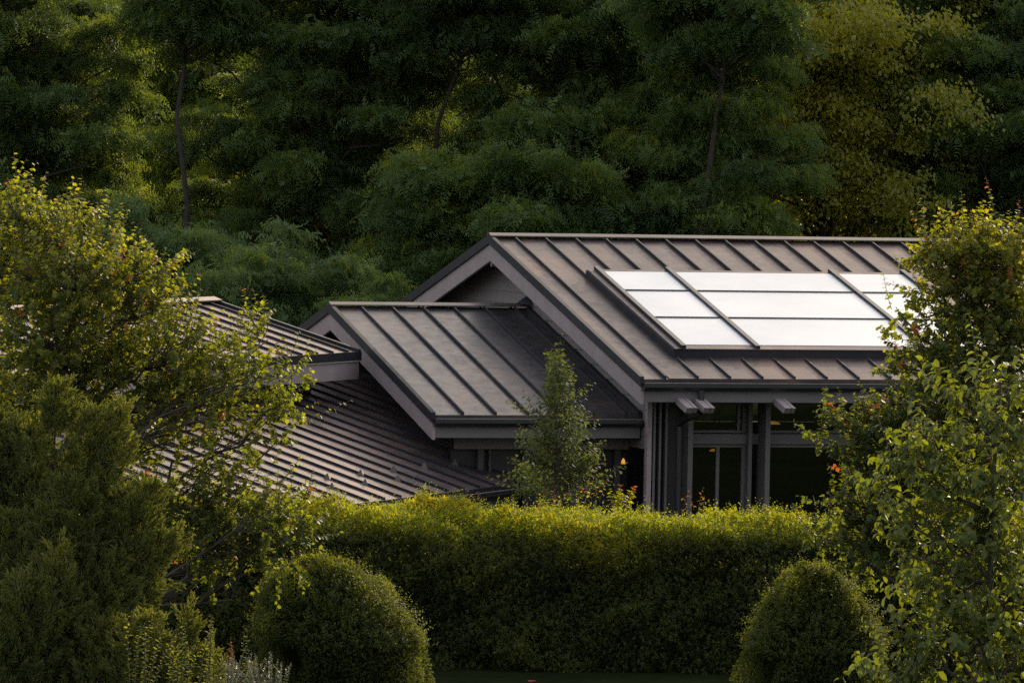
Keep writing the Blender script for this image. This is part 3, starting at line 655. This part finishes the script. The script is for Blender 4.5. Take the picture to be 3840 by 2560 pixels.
lobed_tree('broadleaf_tree', 22, 63.5, (2230, 1500), RIGHT, 135, 14, .068, M['maple'], T_LOBE, 'leafy tree with red shoot tips covering the right end of the skylight', 'tree', .33, .58, .32, red_p=.05, shade=lambda x, y: .20 - .42 * max(0, min(1, (y - 640) / 300)),
           extra=[(2140, 610, 2100, 510, 0, 18, .3), (2290, 520, 2272, 418, 0, 16, .25), (2330, 530, 2350, 458, 0, 12, .3), (2250, 560, 2235, 490, 0, 12, .5), (2130, 700, 2095, 640, 0, 10, .4), (1905, 1165, 1893, 1140, 0, 6, 0)], trunk_r=.08)
PEAR = [(2240, 860, 35, 0, 1), (2250, 950, 55, 0, 1), (2330, 900, 50, 0, 1), (2300, 1010, 75, 0, 1), (2120, 1000, 40, 0, 1), (2180, 1020, 50, 0, 1), (2080, 1050, 42, 0, .9), (2130, 1090, 70, 0, 1), (2230, 1100, 90, 0, 1), (2330, 1110, 80, 0, 1), (2040, 1130, 40, 0, .9), (2110, 1180, 70, 0, 1),
        (2210, 1220, 90, 0, 1), (2310, 1240, 90, 0, 1), (2070, 1260, 38, 0, .8), (2140, 1290, 60, 0, 1), (2240, 1340, 95, 0, 1), (2330, 1380, 80, 0, 1), (2150, 1390, 70, 0, 1), (2060, 1450, 50, 0, .9), (2120, 1490, 75, 0, 1), (2220, 1470, 90, 0, 1), (2320, 1500, 90, 0, 1), (2040, 1540, 45, 0, .9), (2130, 1570, 80, 0, 1)]
lobed_tree('pear_tree', 23, 55, (2260, 1560), PEAR, 58, 13, .118, M['pear'], T_FOLD, 'pear tree with broad curled leaves filling the lower right corner', 'tree', .29, .62, .42, red_p=0,
           extra=[(2250, 870, 2228, 742, 0, 18, 0), (2120, 985, 2112, 918, 0, 12, 0), (2200, 990, 2190, 945, 0, 9, 0), (2060, 1060, 2012, 990, 0, 10, 0), (2330, 850, 2345, 790, 0, 10, 0), (2055, 1240, 2020, 1230, 0, 8, 0), (2130, 1290, 2050, 1270, 0, 10, 0)], droop=.6, up=.7, trunk_r=.06)

# ---- hedge ---------------------------------------------------------
rg = rnd(31)
HX0, HX1, HY0, HY1, HZ0, HZ1 = -7.0, 7.0, 74.0, 75.9, .0, 1.84
hedge = empty('hedge', ((HX0 + HX1) / 2, 75, HZ0), 'long clipped hedge with sunlit yellow top and dark front, in front of the house', 'hedge')
def bump(x, y, s=1.0):
    return (np.sin(x * 1.9 * s + 1.3) * np.sin(y * 2.3 * s + .5) + .6 * np.sin(x * 4.3 * s + y * 3.1) + .5 * np.sin(x * 7.7 * s - y * 6.1 + 2) + .55 * np.sin(x * 15.1 + 2 * np.sin(y * 9)) * np.sin(y * 13.7 + x)) * .5
fol = Fol()
HR = .30                                  # rounded shoulder
seg = np.array([HZ1 - HZ0 - HR, HR * math.pi / 2, HY1 - HY0 - 2 * HR, HR * math.pi / 2, HZ1 - HZ0 - HR]); cum = np.concatenate([[0], np.cumsum(seg)])
def profile(t):                           # t metres along front face, over the top and down the back
    y = np.empty_like(t); z = np.empty_like(t); ny = np.empty_like(t); nz = np.empty_like(t)
    for k in range(5):
        m_ = (t >= cum[k]) & (t <= cum[k + 1]); q_ = t[m_] - cum[k]
        if k == 0: y[m_] = HY0; z[m_] = HZ0 + q_; ny[m_] = -1; nz[m_] = 0
        elif k == 1: a_ = q_ / HR; y[m_] = HY0 + HR - HR * np.cos(a_); z[m_] = HZ1 - HR + HR * np.sin(a_); ny[m_] = -np.cos(a_); nz[m_] = np.sin(a_)
        elif k == 2: y[m_] = HY0 + HR + q_; z[m_] = HZ1; ny[m_] = 0; nz[m_] = 1
        elif k == 3: a_ = q_ / HR; y[m_] = HY1 - HR + HR * np.sin(a_); z[m_] = HZ1 - HR + HR * np.cos(a_); ny[m_] = np.sin(a_); nz[m_] = np.cos(a_)
        else: y[m_] = HY1; z[m_] = HZ1 - HR - q_; ny[m_] = 1; nz[m_] = 0
    return y, z, ny, nz
def hedge_pts(n, tmax):
    t = rg.random(n) * tmax; x = HX0 + rg.random(n) * (HX1 - HX0); y, z, ny, nz = profile(t)
    b_ = .10 * bump(x, t * 1.3) + .15 * np.sin(x * 2.3 + np.sin(t * 3.1)) * np.sin(t * 4.1 + x * 1.1) + .06 * np.sin(x * 5.9 + 2.2 * np.sin(t * 2.7)) * np.sin(t * 8.3 - x * 1.7) + .05 * np.sin(x * 23 + 3 * np.sin(t * 11)) * np.sin(t * 19 + x * 5) + .06 * np.sin(x * .9 + t)
    return x, y, z, ny, nz, b_, t
n = 230000
x, y, z, ny, nz, b_, t = hedge_pts(n, cum[5] * .86); dep = .30 * rg.random(n) ** 2.2
P_ = np.stack([x, y + ny * (b_ - dep), z + nz * (b_ - dep)], 1); nrm = np.stack([0 * x, ny, nz], 1)
Xd = unit(nrm * .55 + np.array([0, 0, .35]) + rg.normal(size=(n, 3)) * .6); Nn = unit(nrm * .8 + np.array([0, 0, .35]) + rg.normal(size=(n, 3)) * .55)
tz = np.clip(.26 + 1.1 * b_ + .46 * np.clip((z - HZ1 + .45 + b_) / .45, 0, 1) - .5 * dep + rg.normal(size=n) * .09, 0, 1)  # sunlit top and shaded hollows painted into the leaf tint
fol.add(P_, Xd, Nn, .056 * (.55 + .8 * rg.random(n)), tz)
tw = None
ns = 9000
x, y, z, ny, nz, b_, t = hedge_pts(ns, cum[3]); upn = np.clip(nz, 0, 1)
P0 = np.stack([x, y + ny * b_, z + nz * b_], 1); D = unit(np.stack([rg.normal(size=ns) * .35, ny * .7 + rg.normal(size=ns) * .3, nz * .6 + .5], 1))
clump = np.clip(np.sin(x * 3.1 + 1) * np.sin(x * 7.7) + .3, 0, 1)
hgt = .07 + .08 * rg.random(ns) + upn * (.08 * rg.random(ns) ** 2 + .22 * clump * (rg.random(ns) < .10) * rg.random(ns))
for i in range(ns):
    shoots(rg, fol, None, P0[i:i + 1], D[i:i + 1], hgt[i:i + 1], 9, .037, -.05, .34 + .36 * upn[i], .50 + .32 * upn[i], .4)  # upward-facing shoots tinted yellower to look sunlit
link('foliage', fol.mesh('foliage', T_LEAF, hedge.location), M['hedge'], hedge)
q = MB(); 
for i in range(40):
    x = HX0 + .15 + i * (HX1 - HX0 - .3) / 39
    q.tube([(x, 75, HZ0 - .1), (x + .05, 75, .8), (x - .05, 74.95, 1.65)], [.035, .025, .012], 6)
    for k in range(5): q.tube([(x, 75, .5 + k * .22), (x + rg.normal() * .25, 75 + rg.normal() * .5, .7 + k * .22)], [.012, .005], 4)
q.build('stems', M['bark'], hedge)
q = MB(); q.box(HX0 + .2, HX1 - .2, HY0 + .55, HY1 - .55, HZ0, HZ1 - .62); q.build('dark_core', M['core'], hedge)  # solid dark box painted as inner shade, blocks see-through

# ---- clipped round bushes ------------------------------------------
def ball(seed, cx, cy, Y, rx, rtop, zc, label, n=52000, egg=0.0, lean=0):
    rg = rnd(seed); X0 = site(cx, cy, Y); X0[2] = float(terrain(X0[0], Y))
    t = empty('boxwood_bush', X0, label, 'bush', 'clipped boxwood bushes')
    c = np.array([X0[0], Y, zc]); fol = Fol()
    v = rdir(rg, n); v[:, 2] = np.where(v[:, 2] < -.75, -v[:, 2], v[:, 2])
    an = np.arctan2(v[:, 1], v[:, 0])
    lump = np.sin(v[:, 0] * 6.3 + seed) * np.sin(v[:, 1] * 5.1 + 2) * np.sin(v[:, 2] * 6.7 + seed * .3)
    bmp = 1 + .24 * lump + .06 * (np.sin(an * 5 + v[:, 2] * 4 + seed) + np.sin(an * 9 - v[:, 2] * 7) * .7 + np.sin(v[:, 2] * 11 + an * 3) * .6)
    shape = 1 - egg * np.clip(v[:, 2], 0, 1) ** 1.0
    rad = np.stack([rx * shape, rx * shape, np.where(v[:, 2] > 0, rtop, zc - X0[2])], 1) * bmp[:, None] * (1 - .22 * rg.random(n)[:, None] ** 2)
    P_ = c + v * rad + np.stack([lean * v[:, 2], 0 * an, 0 * an], 1)
    Xd = unit(v * .6 + np.array([0, 0, .35]) + rg.normal(size=(n, 3)) * .6); Nn = unit(v * .5 + np.array([0, 0, .5]) + rg.normal(size=(n, 3)) * .5)
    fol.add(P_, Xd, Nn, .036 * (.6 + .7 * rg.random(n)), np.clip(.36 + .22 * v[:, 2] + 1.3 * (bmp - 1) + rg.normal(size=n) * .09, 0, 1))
    ns = 3200; v = rdir(rg, ns); v[:, 2] = np.abs(v[:, 2]) * .95
    shape = 1 - egg * np.clip(v[:, 2], 0, 1)
    P0 = c + v * np.stack([rx * shape, rx * shape, np.full(ns, rtop)], 1) * .97 + np.stack([lean * v[:, 2], 0 * v[:, 0], 0 * v[:, 0]], 1)
    shoots(rg, fol, None, P0, unit(v + np.array([0, 0, .6]) + rg.normal(size=(ns, 3)) * .25), .06 + .19 * rg.random(ns) ** 3, 10, .034, .0, .5, .7, .4)
    link('foliage', fol.mesh('foliage', T_LEAF, X0), M['box'], t)
    q = MB()
    for i in range(9):
        a_ = i * 2.4; q.tube([X0 + (0.08 * math.cos(a_), .08 * math.sin(a_), -.1), X0 + (.25 * math.cos(a_), .25 * math.sin(a_), .5), np.array([X0[0] + .6 * rx * math.cos(a_), Y + .6 * rx * math.sin(a_), zc + .3 * rtop])], [.03, .022, .008], 6)
    q.build('stems', M['bark'], t)
    # solid dark core painted as inner shade, stops see-through
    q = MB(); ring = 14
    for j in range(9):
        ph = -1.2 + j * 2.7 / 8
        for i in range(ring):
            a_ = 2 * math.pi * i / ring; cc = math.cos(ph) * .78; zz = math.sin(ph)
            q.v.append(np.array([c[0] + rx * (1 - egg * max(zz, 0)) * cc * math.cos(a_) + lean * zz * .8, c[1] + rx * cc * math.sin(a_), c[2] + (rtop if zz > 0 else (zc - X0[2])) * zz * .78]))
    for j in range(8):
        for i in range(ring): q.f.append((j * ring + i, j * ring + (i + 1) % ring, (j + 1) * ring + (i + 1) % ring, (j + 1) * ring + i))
    q.build('dark_core', M['core'], t)
ball(41, 786, 1450, 65, .90, .93, 1.10, 'large rounded boxwood bush with sunlit right shoulder, in front of the hedge left of centre', egg=.12, lean=-.30)
ball(42, 1872, 1450, 65, .75, .98, 1.08, 'egg shaped boxwood bush in front of the right end of the hedge', n=50000, egg=.26)

# ---- juniper ---------------------------------------------------------
def plume(rg, fol, tw, a, b, r_, n, tint=.35):
    a = np.array(a); b = np.array(b); L = np.linalg.norm(b - a); ax = (b - a) / L
    m_ = max(20, n // 75)                              # ragged sprays, each a small upswept tuft
    t_ = rg.random(m_) ** .85; v_ = rdir(rg, m_); v_ -= (v_ @ ax)[:, None] * ax; v_ = unit(v_)
    prof = r_ * np.clip(np.sin(np.pi * (t_ * .86 + .14)) ** .6, .06, 1) * (1 - .35 * t_) * 1.15
    rr_ = prof * (.35 + .75 * rg.random(m_) ** .6)
    c_ = a + ax * (t_ * L)[:, None] + v_ * rr_[:, None]
    d_ = unit(ax * .9 + v_ * .75 + np.array([.10, 0, .25]) + rg.normal(size=(m_, 3)) * .3); l_ = .12 + .22 * rg.random(m_)
    k_ = rg.integers(0, m_, n); t = t_[k_]; v = v_[k_]; q_ = rg.random(n)
    P_ = c_[k_] + d_[k_] * ((q_ - .3) * l_[k_])[:, None] + rg.normal(size=(n, 3)) * (.035 * (1.15 - q_))[:, None]
    bp = 1 + .5 * (q_ - .45) + .25 * rg.normal(size=m_)[k_] * .6
    X = unit(d_[k_] + rg.normal(size=(n, 3)) * .35); N = unit(v + np.array([0, -.2, .4]) + rg.normal(size=(n, 3)) * .5)
    tt = np.clip(tint + .22 * (bp - 1) + .25 * t ** 3 + rg.normal(size=n) * .09, 0, 1)
    fol.add(P_, X, N, .062 * (.5 + .8 * rg.random(n)), tt)
    tw.tube([a, a + ax * L * .5, a + ax * L * .95], [.03, .018, .004], 6)
def juniper(name, seed, Y, base, plumes, label, cat='shrub', n0=6500, scale=1):
    rg = rnd(seed); b = site(base[0], base[1], Y); b[2] = float(terrain(b[0], Y)); t = empty(name, b, label, cat); fol = Fol(); tw = MB()
    for (x0, y0, x1, y1, r_, dy, ti) in plumes:
        pa = site(x0, y0, Y + dy); pb = site(x1, y1, Y + dy); r_m = span(r_, Y)
        plume(rg, fol, tw, pa, pb, r_m * 1.25, int(n0 * 1.7 * np.linalg.norm(pb - pa) * r_m / .35), ti)
        tw.tube([np.array([b[0], b[1], b[2]]), .5 * (b + pa) + (0, 0, -.05), pa], [.04, .03, .02], 6)
    link('foliage', fol.mesh('foliage', T_SPRAY, b), M['juniper'], t); tw.build('stems', M['bark'], t, fix=False)
JP = [(110, 1280, 132, 895, 62, 0, .30), (40, 1300, 48, 985, 60, .2, .28), (185, 1300, 212, 958, 48, -.2, .34), (235, 1180, 280, 950, 26, -.1, .48), (-40, 1300, -30, 960, 70, .3, .25), (255, 1330, 345, 1120, 42, -.3, .36), (290, 1400, 388, 1235, 42, -.3, .34),
      (220, 1400, 300, 1150, 60, -.3, .30), (120, 1460, 130, 1170, 85, -.5, .24), (10, 1500, 20, 1200, 90, -.4, .22), (210, 1540, 262, 1300, 70, -.6, .28), (300, 1480, 325, 1290, 40, -.4, .36), (110, 1640, 128, 1290, 75, -.9, .30), (120, 1420, 134, 1255, 16, -1.0, .6), (0, 1650, 10, 1380, 95, -.9, .24),
      (220, 1660, 240, 1430, 75, -1., .30), (300, 1600, 305, 1420, 45, -.8, .34), (60, 1560, 66, 1340, 60, -1.1, .27), (160, 1350, 165, 1090, 60, -.4, .3)]
juniper('juniper', 51, 58, (120, 1560), JP, 'tall dark juniper with upright plumes in the lower left corner', 'conifer')
JS = [(330, 1600, 335, 1425, 40, 0, .42), (300, 1610, 305, 1440, 34, 0, .4), (365, 1610, 372, 1480, 28, 0, .38)]
juniper('juniper', 52, 56.5, (335, 1590), JS, 'small yellow green juniper at the foot of the tall one', 'conifer')
JS2 = [(425, 1620, 432, 1405, 12, 0, .45), (405, 1620, 420, 1470, 40, 0, .40), (455, 1620, 462, 1490, 36, 0, .42)]
juniper('juniper', 53, 57, (430, 1600), JS2, 'second small juniper with a thin leading spike, beside the silvery plant', 'conifer')

# ---- young plants ------------------------------------------------------
def sapling(name, seed, Y, stems, nl, size, tpl, mat, label, cat, tint, tip, droop=.3, up=.5, red=(), twr=.005, base=None, group=None):
    rg = rnd(seed); p = site(*base, Y); p[2] = float(terrain(p[0], Y)); t = empty(name, p, label, cat, group); fol = Fol(); tw = MB()
    for i, (x0, y0, x1, y1, dy, rd) in enumerate(stems):
        a = site(x0, y0, Y + dy); b = site(x1, y1, Y + dy * 2.2); L = np.linalg.norm(b - a)
        shoots(rg, fol, tw, [a], [b - a], [L], max(4, int(nl * L)), size, droop, tint, tip, up, twr, [rd])
    top = min(stems, key=lambda s: s[3]); 
    tw.tube([p - (0, 0, .1), .5 * (p + site(top[0], top[1], Y)), site(top[0], top[1], Y)], [.018, .014, .008], 6)
    link('foliage', fol.mesh('foliage', tpl, p), mat, t); tw.build('stem', M['twig'], t, fix=False); return t
rg = rnd(61); GK = [(1286, 1180, 1280, 960, 0, 0), (1281, 960, 1277, 860, 0, 0), (1277, 880, 1287, 780, 0, 0)]
for i in range(120):
    f = i / 119; yy = 1160 - 300 * f; sp = 128 * (1 - f) ** 1.2 + 10; sg = (-1) ** i
    GK.append((1283 - 4 * f, yy, 1283 + sg * sp * (.5 + .6 * rg.random()), yy - 35 - 40 * rg.random(), rg.normal() * .18, 0))
for a_ in ((1280, 985, 1168, 925), (1282, 1000, 1345, 905), (1270, 1075, 1170, 1020), (1290, 1090, 1390, 1065), (1290, 1110, 1398, 1120), (1275, 1060, 1230, 1010), (1255, 1040, 1240, 985)): GK.append((*a_, -.1, 0))
sapling('ginkgo_sapling', 62, 78, GK, 44, .085, T_FAN, M['ginkgo'], 'young ginkgo with fan shaped leaves standing behind the hedge, in front of the small roof', 'sapling', .06, .20, .4, .5, base=(1286, 1300))
MP = [(1425, 1190, 1418, 1122, 0, 0), (1428, 1190, 1448, 1108, 0, .12), (1420, 1195, 1397, 1132, 0, 0), (1432, 1195, 1432, 1126, 0, .1)]
sapling('maple_seedling', 63, 76.4, MP, 60, .085, T_LOBE, M['maple'], 'yellow green seedling with pointed leaves sticking up behind the hedge below the corner posts', 'seedling', .62, .72, .2, .5, base=(1425, 1300), group='seedlings rising behind the hedge')
for k, (x, yt, r1, lab) in enumerate([(1090, 1128, .6, 'red leaved sprig rising behind the hedge under the wing gutter'), (1265, 1118, .75, 'red and orange sprig at the foot of the ginkgo'), (1322, 1108, .45, 'orange tinged sprig just right of the ginkgo foot'), (1600, 1122, .9, 'thin red sprig against the pale post'), (1365, 1100, .3, 'yellow sprig with orange tip right of the ginkgo')]):
    st = [(x + dx, yt + 50, x + dx * 2.2, yt + dyy, 0, r1) for dx, dyy in ((-6, 6), (4, 0), (12, 14), (-14, 20))]
    sapling('maple_seedling', 70 + k, 76.35, st, 26 if k != 4 else 40, .055, T_FOLD, M['maple'], lab, 'seedling', .62, .78, .3, .4, base=(x, 1300), group='seedlings rising behind the hedge')
for k, (x, yt, sz, lab) in enumerate([(325, 1428, 1, 'bright yellow green leafy plant above the small left juniper'), (408, 1472, .7, 'small yellow plant between the two small junipers'), (468, 1452, 1, 'leafy shrub with round leaves above the second small juniper'), (555, 1490, .8, 'little leafy plant left of the large boxwood bush')]):
    st = [(x + dx * sz * .7, yt + 190 * sz, x + dx * 1.5 * sz, yt + dyy * sz, dd, 0) for dx, dyy, dd in ((-18, 14, 0), (0, 0, .1), (14, 8, -.1), (26, 20, 0), (-30, 30, .1), (8, 26, -.15))]
    sapling('garden_plant', 80 + k, 55.6 if k < 3 else 60, st, 60, .05, T_FOLD, M['ginkgo'], lab, 'plant', .62, .95, .2, .6, base=(x, 1600), group='leafy plants at the foot of the junipers')
sapling('red_stemmed_plant', 90, 59.5, [(520, 1560, 516, 1490, 0, 1), (530, 1570, 534, 1500, 0, 1), (512, 1560, 524, 1478, 0, 1)], 60, .035, T_FOLD, M['maple'], 'dull red upright plant between the silvery clump and the boxwood bush', 'plant', .9, .95, .2, .4, base=(520, 1600))
SV = []; rg = rnd(91)
for i in range(60):
    x = 465 + 190 * rg.random(); h = 1500 + 34 * rg.random() + 25 * abs(x - 560) / 100
    SV.append((x, 1600, x + rg.normal() * 9, h, rg.normal() * .25, 0))
sapling('silvery_sage', 92, 58.5, SV, 130, .030, T_LEAF, M['silver'], 'clump of silvery upright stems at the bottom edge, left of the large boxwood bush', 'plant', .35, .8, -.3, .3, base=(560, 1640))
fl = site(1222, 1566, 60); t = empty('red_flower', (fl[0], fl[1], float(terrain(fl[0], 60))), 'single red flower at the bottom edge of the view', 'flower')
fol = Fol(); rg = rnd(95); a_ = np.linspace(0, 2 * math.pi, 14); fol.add(np.tile(fl, (14, 1)), unit(np.stack([np.cos(a_), np.sin(a_), .5 + 0 * a_], 1)), np.tile([0, 0, 1.], (14, 1)) + rg.normal(size=(14, 3)) * .2, .05, .5)
link('petals', fol.mesh('petals', T_FOLD, t.location), M['red'], t)
q = MB(); q.tube([np.array(t.location), fl], [.008, .006], 6); q.build('stem', M['twig'], t)
